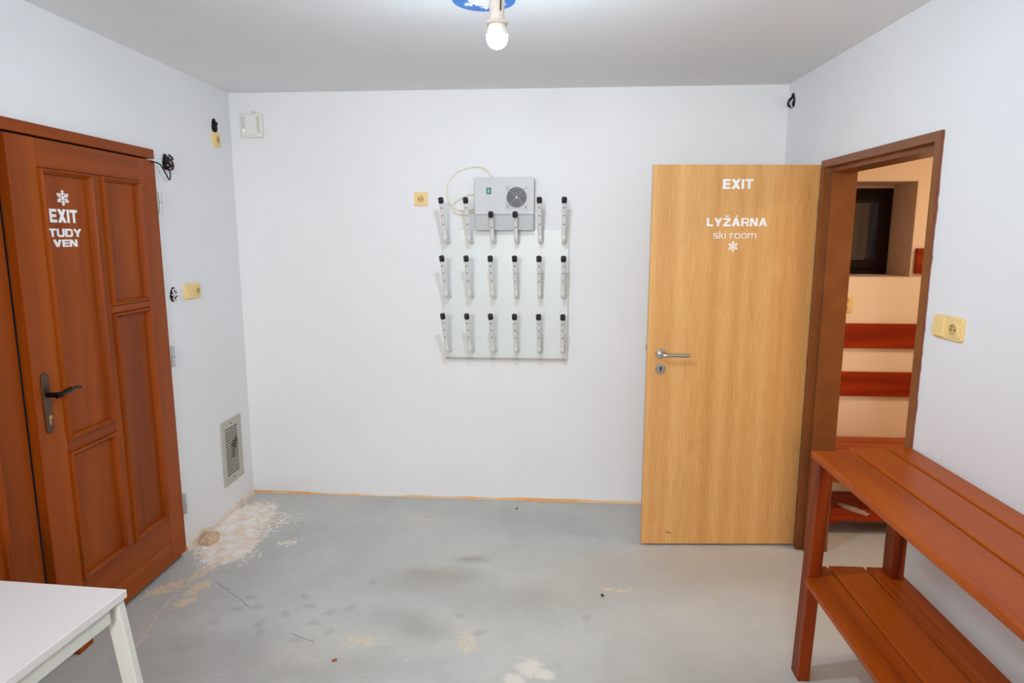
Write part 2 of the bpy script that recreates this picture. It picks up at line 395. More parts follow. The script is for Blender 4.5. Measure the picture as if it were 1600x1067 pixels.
def prism_z(bm, poly, z0, z1):
    a = [bm.verts.new((x, y, z0)) for x, y in poly]; b = [bm.verts.new((x, y, z1)) for x, y in poly]
    bm.faces.new(a); bm.faces.new(b[::-1])
    for i in range(len(a)): j = (i+1) % len(a); bm.faces.new((a[i], b[i], b[j], a[j]))
    return bm
def rrect(x0, x1, z0, z1, r, n=4):
    out = []
    for cx, cz, a0 in ((x1-r, z1-r, 0), (x0+r, z1-r, 90), (x0+r, z0+r, 180), (x1-r, z0+r, 270)):
        for k in range(n+1):
            a = math.radians(a0+90*k/n); out.append((cx+r*math.cos(a), cz+r*math.sin(a)))
    return out
def rplate(bm, x0, x1, z0, z1, r, y0, y1, ch=0.0015):
    """rounded plate, front at y0 (towards the room) with a small chamfer"""
    P = rrect(x0, x1, z0, z1, r); Q = rrect(x0+ch, x1-ch, z0+ch, z1-ch, max(r-ch, .0005))
    f = [bm.verts.new((x, y0, z)) for x, z in Q]; m = [bm.verts.new((x, y0+ch, z)) for x, z in P]; b = [bm.verts.new((x, y1, z)) for x, z in P]
    n = len(P)
    bm.faces.new(f); bm.faces.new(b[::-1])
    for i in range(n):
        j = (i+1) % n; bm.faces.new((f[i], m[i], m[j], f[j])); bm.faces.new((m[i], b[i], b[j], m[j]))
    return bm
def struct(o, label=None, cat=None):
    o['kind'] = 'structure'
    if label: o['label'] = label
    if cat: o['category'] = cat
    return o

# ------------------------------------------------------------------ the room
YB, H = 3.873, 2.462
XL, AL, XR, AR, BK = -1.9336, 0.0185, 1.2677, 0.0393, -0.0075
xl = lambda y: XL+AL*(YB-y)
xr = lambda y: XR+AR*(YB-y)
yb = lambda x: YB+BK*x
RZ_B = math.atan(BK); RZ_L = PI/2+math.atan(AL); RZ_R = -PI/2+math.atan(AR)
YN = -3.2                                                         # wall behind the camera
def on_left(y, z, off=0.0): return Vector((xl(y)+off, y, z))
def on_right(y, z, off=0.0): return Vector((xr(y)-off, y, z))
def on_back(x, z, off=0.0): return Vector((x, yb(x)-off, z))
YW = 3.92                                                         # window wall of the adjoining room

fl = bmesh.new(); prism_z(fl, [(-2.3, YN-.2), (3.3, YN-.2), (3.3, 4.5), (-2.3, 4.5)], -0.1, 0)
struct(obj('floor', fl, 'floor'), 'grey painted concrete floor, paint peeling by the left corner', 'floor')
ce = bmesh.new(); prism_z(ce, [(-2.3, YN-.2), (1.45, YN-.2), (1.45, 4.5), (-2.3, 4.5)], H, H+.1)
struct(obj('ceiling', ce, 'ceiling'), 'white ceiling with the bare bulb', 'ceiling')
bw = bmesh.new(); prism_z(bw, [(XL-.15, yb(XL-.15)), (XR+.001, yb(XR)), (XR+.001, yb(XR)+.2), (XL-.15, yb(XL)+.2)], 0, H)
struct(obj('wall_back', bw, 'wall'), 'white wall carrying the boot dryer', 'wall')
lw = bmesh.new()
DY0, DY1, DZ = 1.20, 3.035, 2.00                                   # opening of the brown door
for a, b, z0, z1 in ((YN, DY0, 0, H), (DY1, YB+.05, 0, H), (DY0, DY1, DZ, H)):
    prism_z(lw, [(xl(a), a), (xl(b), b), (xl(b)-.15, b), (xl(a)-.15, a)], z0, z1)
struct(obj('wall_left', lw, 'wall'), 'white wall with the brown panelled door', 'wall')
FY0, FY1, FZ = 2.455, 3.325, 1.962                                 # clear opening of the doorway on the right
TH = 0.135
rw = bmesh.new()
for a, b, z0, z1 in ((YN, FY0-.03, 0, H), (FY1+.03, YB+.05, 0, H), (FY0-.03, FY1+.03, FZ+.03, H)):
    prism_z(rw, [(xr(a), a), (xr(b), b), (xr(b)+TH-.01, b), (xr(a)+TH-.01, a)], z0, z1)
struct(obj('wall_right', rw, 'wall'), 'white wall with the open doorway', 'wall')
nw = bmesh.new(); box(nw, -2.2, 1.6, YN-.15, YN, 0, H)
struct(obj('wall_near', nw, 'wall'), 'white wall behind the camera', 'wall')

# adjoining room (peach)
WX0, WX1, WZ0, WZ1 = 1.50, 2.03, 1.405, 1.945
aw = bmesh.new()
DEP = .27
box(aw, 1.27, WX0, YW, YW+.4, 0, H); box(aw, WX1, 3.2, YW, YW+.4, 0, H)
box(aw, WX0, WX1, YW, YW+.4, 0, WZ0); box(aw, WX0, WX1, YW, YW+.4, WZ1, H)
struct(obj('wall_adjoining_back', aw, 'peach'), 'peach wall with the small window seen through the doorway', 'wall')
aw = bmesh.new(); box(aw, 3.1, 3.25, 1.3, YW, 0, H)
struct(obj('wall_adjoining_right', aw, 'peach'), 'peach wall of the adjoining room, out of view', 'wall')
aw = bmesh.new(); box(aw, 1.43, 3.25, 1.2, 1.35, 0, H)
struct(obj('wall_adjoining_near', aw, 'peach'), 'peach wall of the adjoining room, nearest', 'wall')
aw = bmesh.new()
for a, b, z0, z1 in ((1.35, FY0-.03, 0, H), (FY1+.03, YW, 0, H), (FY0-.03, FY1+.03, FZ+.03, H)):
    prism_z(aw, [(xr(a)+TH-.009, a), (xr(b)+TH-.009, b), (xr(b)+TH+.01, b), (xr(a)+TH+.01, a)], z0, z1)
struct(obj('wall_adjoining_left', aw, 'peach'), 'peach back of the doorway wall', 'wall')
aw = bmesh.new(); box(aw, 1.46, 3.3, 1.0, 4.5, H, H+.1)
struct(obj('ceiling_adjoining', aw, 'peach'), 'peach ceiling of the adjoining room', 'ceiling')

# small window deep in the peach wall
wn = thing('window_1', 'small dark-framed window set deep in the peach wall', 'window', (WX0, YW, WZ0)); struct(wn)
ww, wh = WX1-WX0, WZ1-WZ0
rv = bmesh.new()
box(rv, -.001, ww+.001, .0, DEP, -.001, .002); box(rv, ww-.002, ww+.001, .0, DEP, 0, wh); box(rv, -.001, .002, .0, DEP, 0, wh)
prism(rv, [(0, wh-.003), (ww, wh-.003), (ww, wh-.001), (0, wh-.001)], 0, DEP)
for v in rv.verts:
    if v.co.z > wh-.01 and v.co.y > DEP*.5 and v.co.x > .003 and v.co.x < ww-.003: pass
prism(rv, [(.002, wh-.022), (ww-.002, wh-.022), (ww-.002, wh-.003), (.002, wh-.003)], DEP-.012, DEP)
obj('window_reveal', rv, 'reveal', wn)
FW = .05
def rail_bm(x0, x1, z0, z1, y0, y1, wd):
    b = bmesh.new()
    box(b, x0, x0+wd, y0, y1, z0, z1, .003); box(b, x1-wd, x1, y0, y1, z0, z1, .003)
    box(b, x0+wd, x1-wd, y0, y1, z0, z0+wd, .003); box(b, x0+wd, x1-wd, y0, y1, z1-wd, z1, .003); return b
obj('window_frame', rail_bm(.004, ww-.004, .004, wh-.022, DEP-.01, DEP+.06, .036), 'winwood', wn)
sa = obj('window_sash', rail_bm(.038, ww-.038, .038, wh-.056, DEP-.022, DEP+.04, .05), 'winwood', wn)
obj('window_pane', B(.086, ww-.086, DEP+.005, DEP+.011, .086, wh-.104), 'glass', wn)
obj('window_handle', B(.30, .38, DEP-.035, DEP-.02, .012, .028, .003), 'darkmetal', wn)

# plaster remnants along the foot of the walls
def ragged_strip(name, pts_fn, L, hfn, th, mat, step=.02):
    b = bmesh.new(); n = int(L/step); prev = None
    for i in range(n+1):
        s_ = L*i/n; h = max(hfn(s_), .0015); t = th*(.6+.4*random.random())
        ring = [b.verts.new(pts_fn(s_, 0, 0)), b.verts.new(pts_fn(s_, t, 0)), b.verts.new(pts_fn(s_, t*.8, h)), b.verts.new(pts_fn(s_, 0, h*1.05))]
        if prev:
            for k_ in range(4): b.faces.new((prev[k_], prev[(k_+1) % 4], ring[(k_+1) % 4], ring[k_]))
        else: b.faces.new(ring)
        prev = ring
    b.faces.new(prev[::-1])
    return obj(name, b, mat)
def hf(s_):
    x = XL+s_
    base = .010+.004*math.sin(7*s_)+.003*math.sin(23*s_+1)
    if x < -1.25: base = .013+.004*math.sin(9*s_)
    elif x < -.95: base = .006+.002*math.sin(20*s_)
    else: base = .015+.003*math.sin(4*s_)+.0015*math.sin(19*s_)
    return base
t1 = ragged_strip('trim_1', lambda s_, d, z: on_back(XL+s_, z, d), 3.19, hf, .005, 'orange_stripe')
struct(t1, 'ragged orange line of bare plaster along the foot of the back wall', 'trim')
def hl(s_): return .016+.010*math.sin(11*s_)+.006*math.sin(31*s_+2)+.006*random.random()+.03*max(0, 1-abs(s_-.66)/.12)
t2 = ragged_strip('trim_2', lambda s_, d, z: on_left(YB-s_, z, d), .80, hl, .022, 'plaster')
struct(t2, 'crumbling beige plaster edge at the foot of the left wall', 'trim')

# ------------------------------------------------------------------ lettering
def rect(x0, z0, x1, z1): return [(x0, z0), (x1, z0), (x1, z1), (x0, z1)]
def para(xb, xt, wd, z0=0.0, z1=1.0): return [(xb, z0), (xb+wd, z0), (xt+wd, z1), (xt, z1)]
def stroke(pts, t, closed=False):
    out = []; n = len(pts); rng = range(n if closed else n-1)
    P = [Vector(p) for p in pts]
    def off(i, sgn):
        if closed or 0 < i < n-1:
            a = (P[i]-P[(i-1) % n]).normalized(); b = (P[(i+1) % n]-P[i]).normalized()
        elif i == 0: a = b = (P[1]-P[0]).normalized()
        else: a = b = (P[-1]-P[-2]).normalized()
        na, nb = Vector((-a.y, a.x)), Vector((-b.y, b.x)); m = (na+nb).normalized()
        return P[i]+m*(sgn*t/2/max(m.dot(na), .4))
    for i in rng:
        j = (i+1) % n
        out.append([tuple(off(i, -1)), tuple(off(j, -1)), tuple(off(j, 1)), tuple(off(i, 1))])
    return out
T, V = .22, .28
def oval(x0, x1, z0, z1, c): return [(x0+c, z0), (x1-c, z0), (x1, z0+c), (x1, z1-c), (x1-c, z1), (x0+c, z1), (x0, z1-c), (x0, z0+c)]
G = {
 'E': (.86, [rect(0, 0, V, 1), rect(V, 0, .86, T), rect(V, .39, .80, .39+T), rect(V, 1-T, .86, 1)]),
 'X': (1.06, [para(0, .70, .36), para(.70, 0, .36)]),
 'I': (V, [rect(0, 0, V, 1)]),
 'T': (.94, [rect(0, 1-T, .94, 1), rect(.47-V/2, 0, .47+V/2, 1-T)]),
 'L': (.80, [rect(0, 0, V, 1), rect(V, 0, .80, T)]),
 'Y': (1.10, [rect(.55-V/2, 0, .55+V/2, .42), para(.55-V/2, 0, .33, .38, 1), para(.55+V/2-.33, .77, .33, .38, 1)]),
 'Z': (.98, [rect(0, 0, .98, T), rect(0, 1-T, .98, 1), para(0, .62, .36, T*.9, 1-T*.9)]),
 'A': (1.10, [para(0, .37, .32), para(.78, .41, .32), rect(.25, .2, .85, .2+T*.8)]),
 'R': (1.02, [rect(0, 0, V, 1)]+stroke([(V, .92), (.80, .92), (.93, .80), (.93, .56), (.80, .44), (V, .44)], .16)+[para(.76, .60, .28, 0, .38)]),
 'N': (1.04, [rect(0, 0, V, 1), rect(1.04-V, 0, 1.04, 1), para(.70, 0, .34)]),
 'U': (1.0, stroke([(V/2, 1), (V/2, .24), (.26, T/2), (.74, T/2), (1-V/2, .24), (1-V/2, 1)], .25)),
 'D': (1.0, [rect(0, 0, V, 1)]+stroke([(V, T/2), (.74, T/2), (.87, .26), (.87, .74), (.74, 1-T/2), (V, 1-T/2)], .24)),
 'V': (1.08, [para(.36, 0, .34), para(.38, .74, .34)]),
 's': (.62, stroke([(.60, .60), (.52, .68), (.12, .68), (.05, .60), (.05, .45), (.12, .37), (.50, .37), (.57, .30), (.57, .13), (.50, .05), (.10, .05), (.03, .13)], .1)),
 'k': (.58, [rect(0, 0, .1, 1)]+[para(.10, .42, .14, .34, .72), para(.44, .18, .14, 0, .44)]),
 'i': (.1, [rect(0, 0, .1, .72), rect(0, .86, .1, 1)]),
 'r': (.42, [rect(0, 0, .1, .72)]+stroke([(.05, .5), (.15, .67), (.42, .67)], .1)),
 'o': (.72, stroke(oval(.05, .67, .05, .67, .12), .1, True)),
 'm': (1.1, [rect(0, 0, .1, .72)]+stroke([(.05, .55), (.15, .67), (.45, .67), (.55, .57), (.55, 0)], .1)+stroke([(.55, .57), (.65, .67), (.95, .67), (1.05, .57), (1.05, 0)], .1)),
 ' ': (.30, []),
}
def word(text, x0, x1, z0, z1, y, gap=.12, accents=()):
    """flat lettering filling the given width and height on the plane y, 1 mm proud"""
    b = bmesh.new(); tot = sum(G[c][0] for c in text)+gap*(len(text)-1); sx = (x1-x0)/tot; sz = z1-z0; cur = 0
    for i, c in enumerate(text):
        polys = list(G[c][1]); wc = G[c][0]
        if (i, 'caron') in accents: polys += [[(wc/2-.26, 1.32), (wc/2-.10, 1.32), (wc/2+.07, 1.08), (wc/2-.07, 1.08)], [(wc/2+.26, 1.32), (wc/2+.10, 1.32), (wc/2-.07, 1.08), (wc/2+.07, 1.08)]]
        if (i, 'acute') in accents: polys += [[(wc/2-.10, 1.08), (wc/2+.06, 1.08), (wc/2+.26, 1.32), (wc/2+.06, 1.32)]]
        for k_, p in enumerate(polys): prism(b, [(x0+(cur+px)*sx, z0+pz*sz) for px, pz in p], y-.0012-.00006*k_, y+.0005)
        cur += wc+gap
    return b
def snowflake(cx, cz, R, y, squash=1.0):
    b = bmesh.new(); polys = []
    def bar(p, q, t): polys.extend(stroke([p, q], t))
    for k_ in range(6):
        a = PI/2+k_*PI/3; d = Vector((math.cos(a), math.sin(a)))
        bar((0, 0), tuple(d), .15)
        for s_ in (.40, .68):
            for sg in (-1, 1):
                a2 = a+sg*math.radians(55); e_ = Vector((math.cos(a2), math.sin(a2)))
                bar(tuple(d*s_), tuple(d*s_+e_*(.34 if s_ < .6 else .26)), .11)
    for k_, p in enumerate(polys): prism(b, [(cx+x*R*squash, cz+z*R) for x, z in p], y-.0010-.00002*k_, y+.0005)
    return b

# ------------------------------------------------------------------ brown panelled door on the left (two leaves)
d1 = thing('door_1', 'brown panelled wooden door with white EXIT lettering', 'door', on_left(2.18, 0, 0), RZ_L); struct(d1)
yf = -.020                                                         # face of the main leaf, proud of the wall
def U(y): return y-2.18
cs = bmesh.new()
box(cs, U(1.20), U(3.058), -.016, .02, 1.993, 2.036, .002)
box(cs, U(1.20), U(1.30), -.016, .05, 0, 1.993, .002)
obj('door_casing', cs, 'mahogany_x', d1)
obj('door_casing', B(U(3.010), U(3.035), .012, .10, 0, 1.993, .001), 'mahogany_z', d1)
def piece(name, y0, y1, z0, z1, mat, f=yf, th=.042): return obj(name, B(U(y0)+.0006, U(y1)-.0006, f, f+th, z0+.0006, z1-.0006, .0022), mat, d1)
piece('stile', 2.180, 2.315, .022, 1.985, 'mahogany_z')
piece('stile', 2.920, 3.050, .022, 1.985, 'mahogany_z')
piece('stile', 2.600, 2.650, .262, 1.880, 'mahogany_z')
piece('rail', 2.315, 2.920, 1.880, 1.985, 'mahogany_x')
piece('rail', 2.315, 2.920, .135, .262, 'mahogany_x')
piece('rail', 2.315, 2.920, .022, .135, 'mahogany_x')
piece('rail', 2.315, 2.600, .800, .845, 'mahogany_x')
piece('rail', 2.650, 2.920, 1.305, 1.338, 'mahogany_x')
def moulding(x0, x1, z0, z1, f):
    b = bmesh.new(); prof = [(0, .004), (.002, -.009), (.009, -.012), (.013, -.005), (.018, .001), (.021, .0135)]
    loops = []
    for o_, dy in prof: loops.append([b.verts.new((x, f+dy, z)) for x, z in ((x0+o_, z0+o_), (x1-o_, z0+o_), (x1-o_, z1-o_), (x0+o_, z1-o_))])
    for a, c in zip(loops, loops[1:]):
        for i in range(4): b.faces.new((a[i], a[(i+1) % 4], c[(i+1) % 4], c[i]))
    return b
def panel(y0, y1, z0, z1, f=yf):
    p = obj('panel', B(U(y0)-.002, U(y1)+.002, f+.013, f+.03, z0-.002, z1+.002), 'mahogany_z', d1)
    m = moulding(U(y0), U(y1), z0, z1, f)
    obj('moulding', m, 'mahogany_z', p); return p
panel(2.315, 2.600, .845, 1.880); panel(2.315, 2.600, .262, .800)
panel(2.650, 2.920, 1.338, 1.880); panel(2.650, 2.920, .262, 1.305)
# passive leaf, set a little back
f2 = .014
piece('stile', 2.035, 2.168, .022, 1.985, 'mahogany_z', f2)
piece('stile', 1.305, 1.425, .022, 1.985, 'mahogany_z', f2)
piece('rail', 1.425, 2.035, 1.880, 1.985, 'mahogany_x', f2)
piece('rail', 1.425, 2.035, .022, .262, 'mahogany_x', f2)
panel(1.425, 2.035, .262, 1.880, f2)
obj('door_bolt_block', B(U(2.225), U(2.305), -.045, -.019, .0, .03, .004), 'mahogany_x', d1)
for z0, z1 in ((1.742, 1.842), (.992, 1.094), (.222, .324)):
    hb = bmesh.new(); box(hb, U(3.045), U(3.075), -.024, -.002, z0, z1, .001)
    tube(hb, [(U(3.060), -.027, z0), (U(3.060), -.027, z1)], .007, 10)
    hg = obj('hinge', hb, 'hinge', d1, True)
    obj('hinge_joint', tube(bmesh.new(), [(U(3.060), -.027, (z0+z1)/2-.001), (U(3.060), -.027, (z0+z1)/2+.001)], .0075, 10), 'darkmetal', hg)
hp = obj('handle_plate', rplate(bmesh.new(), U(2.213), U(2.250), .905, 1.135, .018, yf-.006, yf, .002), 'bronze', d1, True)
lv = bmesh.new()
tube(lv, [(U(2.232), yf-.004, 1.052), (U(2.232), yf-.045, 1.052)], .010, 12)
tube(lv, smooth_path([(U(2.226), yf-.045, 1.050), (U(2.25), yf-.050, 1.053), (U(2.28), yf-.050, 1.058), (U(2.32), yf-.048, 1.060), (U(2.358), yf-.044, 1.054)]), [.011]*6+[.009]*10+[.006]*8+[.005], 10)
obj('lever', lv, 'darkmetal', hp, True)
lc = obj('lock_cylinder', lathe(bmesh.new(), [(.0085, yf-.010), (.0085, yf-.004)], 16, 'y', (U(2.232), 0, .966)), 'brass', hp, True)
b = bmesh.new(); box(b, U(2.228), U(2.236), yf-.009, yf-.004, .938, .962, .002); box(b, U(2.2312), U(2.2328), yf-.0105, yf-.008, .960, .972); obj('keyhole', b, 'brass', hp)
pf = yf+.013
obj('snowflake', snowflake(U(2.443), 1.778, .030, pf, 1.15), 'lettering', d1, label='white snowflake emblem')
obj('lettering', word('EXIT', U(2.364), U(2.512), 1.684, 1.735, pf), 'lettering', d1, label='white lettering reading EXIT')
obj('lettering', word('TUDY', U(2.350), U(2.526), 1.630, 1.661, pf, .08), 'lettering', d1, label='white lettering reading TUDY')
obj('lettering', word('VEN', U(2.368), U(2.497), 1.592, 1.620, pf, .1), 'lettering', d1, label='white lettering reading VEN')

# ------------------------------------------------------------------ oak door and brown frame of the doorway on the right
d2 = thing('door_2', 'open pale oak door with white LYŽÁRNA ski room lettering', 'door', (1.280, 3.3675, 0), .0655); struct(d2)
DW = .815
lf = bmesh.new(); box(lf, -DW, 0, 0, .027, .012, 1.98, .0012); box(lf, -DW+.014, -.014, .027, .040, .012, 1.966, .001)
leaf = obj('door_leaf', lf, 'oak', d2)
b = bmesh.new(); prism(b, [(-DW+.145+x, .073+z) for x, z in ((-.016, .004), (-.004, .008), (.01, .004), (.02, -.006), (.002, -.002), (-.012, -.001))], -.0006, .0005)
obj('dent', b, plain('bare_chip_in_laminate', srgb(150, 112, 72), .8), leaf, label='small chipped dent near the foot')
obj('lettering', word('EXIT', -.473, -.325, 1.864, 1.911, 0), 'lettering', leaf, label='white lettering reading EXIT')
obj('lettering', word('LYZARNA', -.543, -.246, 1.684, 1.724, 0, .15, ((2, 'caron'), (3, 'acute'))), 'lettering', leaf, label='white lettering reading LYŽÁRNA')
obj('lettering', word('ski room', -.508, -.296, 1.624, 1.660, 0, .16), 'lettering', leaf, label='thin white lettering reading ski room')
obj('snowflake', snowflake(-.408, 1.585, .026, 0), 'lettering', leaf, label='white snowflake emblem')
hd = obj('handle_rosette', lathe(bmesh.new(), [(.024, -.001), (.026, -.003), (.026, -.008), (.024, -.010)], 28, 'y', (-.748, 0, 1.044)), 'steel', d2, True)
lv = bmesh.new(); tube(lv, [(-.748, -.008, 1.044)]+smooth_path([(-.748, -.035, 1.044), (-.744, -.048, 1.044), (-.732, -.053, 1.044), (-.70, -.053, 1.044), (-.612, -.053, 1.043)], 5), .0095, 14)
obj('lever', lv, 'steel', hd, True)
ks = obj('key_rosette', lathe(bmesh.new(), [(.024, -.001), (.026, -.003), (.026, -.008), (.024, -.010)], 28, 'y', (-.746, 0, .966)), 'steel', d2, True)
b = bmesh.new(); prism(b, rrect(-.750, -.742, .962, .978, .0038), -.0112, -.009); prism(b, rect(-.748, .952, -.744, .966), -.0112, -.009); obj('keyhole', b, 'hole', ks)
obj('latch', B(-DW-.006, -DW+.002, .008, .020, 1.064, 1.090, .001), 'steel', d2)
for z in (1.745, .975, .212):
    b = bmesh.new(); box(b, -.006, .016, .006, .020, z, z+.066, .002); tube(b, [(.006, -.004, z+.002), (.006, -.004, z+.030)], .006, 10); obj('hinge', b, 'darkhinge', d2, True)

fr = thing('door_3', 'brown painted door frame around the doorway on the right', 'door frame', on_right(FY1, 0, 0), RZ_R); struct(fr)
W_ = FY1-FY0                                                       # local x runs towards the camera, y into the wall
FO = .034
def jamb(x_in, sg):
    """steel-frame profile: architrave face, door rebate, stop"""
    b = bmesh.new(); pr_ = [(sg*-FO, -.010), (0, -.010), (0, .022), (sg*.022, .022), (sg*.022, TH+.006), (sg*-FO, TH+.006)]
    prism_z(b, [(x_in+x, y) for x, y in pr_], 0, FZ+(FO if True else 0)); return b
obj('frame_jamb', jamb(0, 1), 'frame', fr); obj('frame_jamb', jamb(W_, -1), 'frame', fr)
b = bmesh.new(); P = [(-.010, FZ+FO), (-.010, FZ), (.022, FZ), (.022, FZ-.022), (TH+.006, FZ-.022), (TH+.006, FZ+FO)]
a_ = [b.verts.new((.0225, y, z)) for y, z in P]; c_ = [b.verts.new((W_-.0225, y, z)) for y, z in P]
b.faces.new(a_); b.faces.new(c_[::-1])
for i in range(6): b.faces.new((a_[i], c_[i], c_[(i+1) % 6], a_[(i+1) % 6]))
box(b, .0002, .0226, -.010, .022, FZ, FZ+FO-.0004); box(b, W_-.0226, W_-.0002, -.010, .022, FZ, FZ+FO-.0004)
obj('frame_head', b, 'frame', fr)
# ragged paint edge between the frame and the wall
b = bmesh.new(); prev = None; n = 110
for i in range(n+1):
    z = FZ+FO-(FZ+FO)*i/n; wd = .002+.006*random.random()*(1 if random.random() < .6 else .2)
    r_ = [b.verts.new((W_+FO-.001, -.002, z)), b.verts.new((W_+FO+wd, -.002, z)), b.verts.new((W_+FO+wd, .003, z)), b.verts.new((W_+FO-.001, .003, z))]
    if prev:
        for k_ in range(4): b.faces.new((prev[k_], prev[(k_+1) % 4], r_[(k_+1) % 4], r_[k_]))
    prev = r_
obj('ragged_paint_edge', b, plain('smeared_brown_paint', srgb(150, 100, 95), .6), fr)

# ------------------------------------------------------------------ boot dryer on the back wall
bd = thing('boot_dryer', 'wall-mounted grey boot dryer with eighteen black-capped pegs', 'boot dryer', on_back(-.303, 0, 0), RZ_B)
bx = lambda x: x+.303
PX0, PX1, PZ0, PZ1 = bx(-.672), bx(.071), .900, 1.676
b = B(PX0, PX1, -.022, -.004, PZ0, PZ1, .002)
pan = obj('back_panel', b, 'panel', bd)
b = bmesh.new(); prism_z(b, [(PX0+.01, -.0225), (PX1-.01, -.0225), (PX1-.01, -.028), (PX0+.01, -.028)], PZ0-.001, PZ0+.012)
obj('bottom_lip', b, plain('brownish_grey_edge', srgb(176, 166, 154), .5), pan)
fb = thing('fan_box', '', '', (0, 0, 0)); bpy.data.objects.remove(fb)
BX0, BX1, BZ1, BZ0, BZM = bx(-.468), bx(-.131), 1.962, 1.668, 1.757
fbx = obj('fan_box', B(BX0, BX1, -.118, -.001, BZM, BZ1, .002), 'boxmetal', bd)
obj('lower_cover', B(BX0+.002, BX1-.002, -.115, -.001, BZ0, BZM-.001, .002), 'boxlow', bd)
obj('rocker_switch', B(bx(-.400), bx(-.374), -.1205, -.117, 1.870, 1.905, .001), 'black', fbx)
obj('rocker', B(bx(-.396), bx(-.378), -.124, -.120, 1.874, 1.901, .002), 'green', fbx)
fx, fz = bx(-.2285), 1.8515
b = bmesh.new()
# square plate with a round opening
n = 48; hs = .0615
out = []; inn = []
for k_ in range(n):
    a = 2*PI*k_/n+PI/4*0; c, s_ = math.cos(a), math.sin(a); m_ = hs/max(abs(c), abs(s_))
    out.append(b.verts.new((fx+c*m_, -.124, fz+s_*m_))); inn.append(b.verts.new((fx+c*.056, -.124, fz+s_*.056)))
for k_ in range(n): b.faces.new((out[k_], out[(k_+1) % n], inn[(k_+1) % n], inn[k_]))
bmesh.ops.solidify(b, geom=b.faces[:], thickness=.004)
fg = obj('fan_grille', b, 'fan', bd)
b = bmesh.new()
for r_ in (.010, .018, .026, .034, .042, .050):
    tube(b, [(fx+r_*math.cos(t_*2*PI/40), -.127, fz+r_*math.sin(t_*2*PI/40)) for t_ in range(41)], .0011, 5)
for k_ in range(4):
    a = PI/4+k_*PI/2; tube(b, [(fx, -.1285, fz), (fx+.075*math.cos(a), -.1265, fz+.075*math.sin(a))], .0014, 6)
tube(b, [(fx, -.127, fz), (fx, -.130, fz)], .005, 10)
obj('guard_wires', b, 'fan', fg, True)
obj('fan_opening', lathe(bmesh.new(), [(.056, -.1205), (.056, -.1195)], 40, 'y', (fx, 0, fz)), 'hole', fg)
for sx_, sz_ in ((-1, -1), (-1, 1), (1, -1), (1, 1)):
    obj('screw', lathe(bmesh.new(), [(.0055, -.124), (.0055, -.1265), (.003, -.128)], 12, 'y', (fx+sx_*.051, 0, fz+sz_*.051)), 'steel', fg, True)
for sx_ in (bx(-.571), bx(-.030)):
    obj('mounting_screw', lathe(bmesh.new(), [(.008, -.001), (.008, -.026), (.005, -.029)], 14, 'y', (sx_, 0, 1.672)), 'white', bd, True)
RO = .0122
def peg_path(h): # root, knee, tip
    return smooth_path([(0, -.020, 0), (0, -.07, .003), (0, -.128, .008), (0, -.152, .024), (0, -.165, .060), (0, -.165-.105*(h/.235), h)], 5)
proto = None; cols = [-.634, -.498, -.364, -.2295, -.095, .0395]
for r_, z in enumerate((1.600, 1.284, .962)):
    for c_i, x in enumerate(cols):
        short = r_ == 0 and c_i in (2, 3)
        h = .160 if short else .236
        if proto is None or short:
            pth = peg_path(h)
            pg = obj('peg', tube(bmesh.new(), pth, RO, 12), 'peg', bd, True)
            d = (pth[-1]-pth[-5]).normalized(); e_ = pth[-1]
            cp = obj('cap', tube(bmesh.new(), [e_-d*.022, e_+d*.003, e_+d*.0055], [.0148, .0148, .0115], 14), 'black', pg, True)
            holes = []
            L0 = [.050, .098, .152] if not short else [.034, .088]
            for s_ in L0:
                q = e_-d*s_+Vector((0, -1, 0)).cross(Vector((0, 0, 0)))
                q = q + Vector((0, -RO*.88, -RO*.45))
                holes.append(obj('air_hole', tube(bmesh.new(), [q+Vector((0, .004, .0)), q-Vector((0, .0014, .0))], .0036, 8), 'hole', pg))
            if not short: proto = (pg, cp, *holes)
        else:
            src = proto[0]
            pg = src.copy(); C.objects.link(pg); pg.parent = bd
            for ch in proto[1:]:
                q = ch.copy(); C.objects.link(q); q.parent = pg
        pg.location = (bx(x), 0, z)
cb = [(-.372, 1.955, .05), (-.385, 1.985, .035), (-.42, 2.020, .02), (-.466, 2.032, .012), (-.541, 2.021, .008), (-.602, 1.989, .008), (-.641, 1.930, .008), (-.642, 1.868, .010), (-.612, 1.806, .012), (-.556, 1.782, .014), (-.500, 1.790, .018), (-.460, 1.812, .024)]
b = tube(bmesh.new(), smooth_path([(bx(x), -o_, z) for x, z, o_ in cb], 6), .0045, 8)
cb2 = [(-.462, 1.875, .03), (-.50, 1.875, .02), (-.543, 1.864, .014), (-.601, 1.827, .018), (-.608, 1.788, .018), (-.575, 1.760, .016), (-.519, 1.769, .016), (-.462, 1.784, .03)]
tube(b, smooth_path([(bx(x), -o_, z) for x, z, o_ in cb2], 6), .0042, 8)
obj('power_cable', b, 'cable', bd, True)

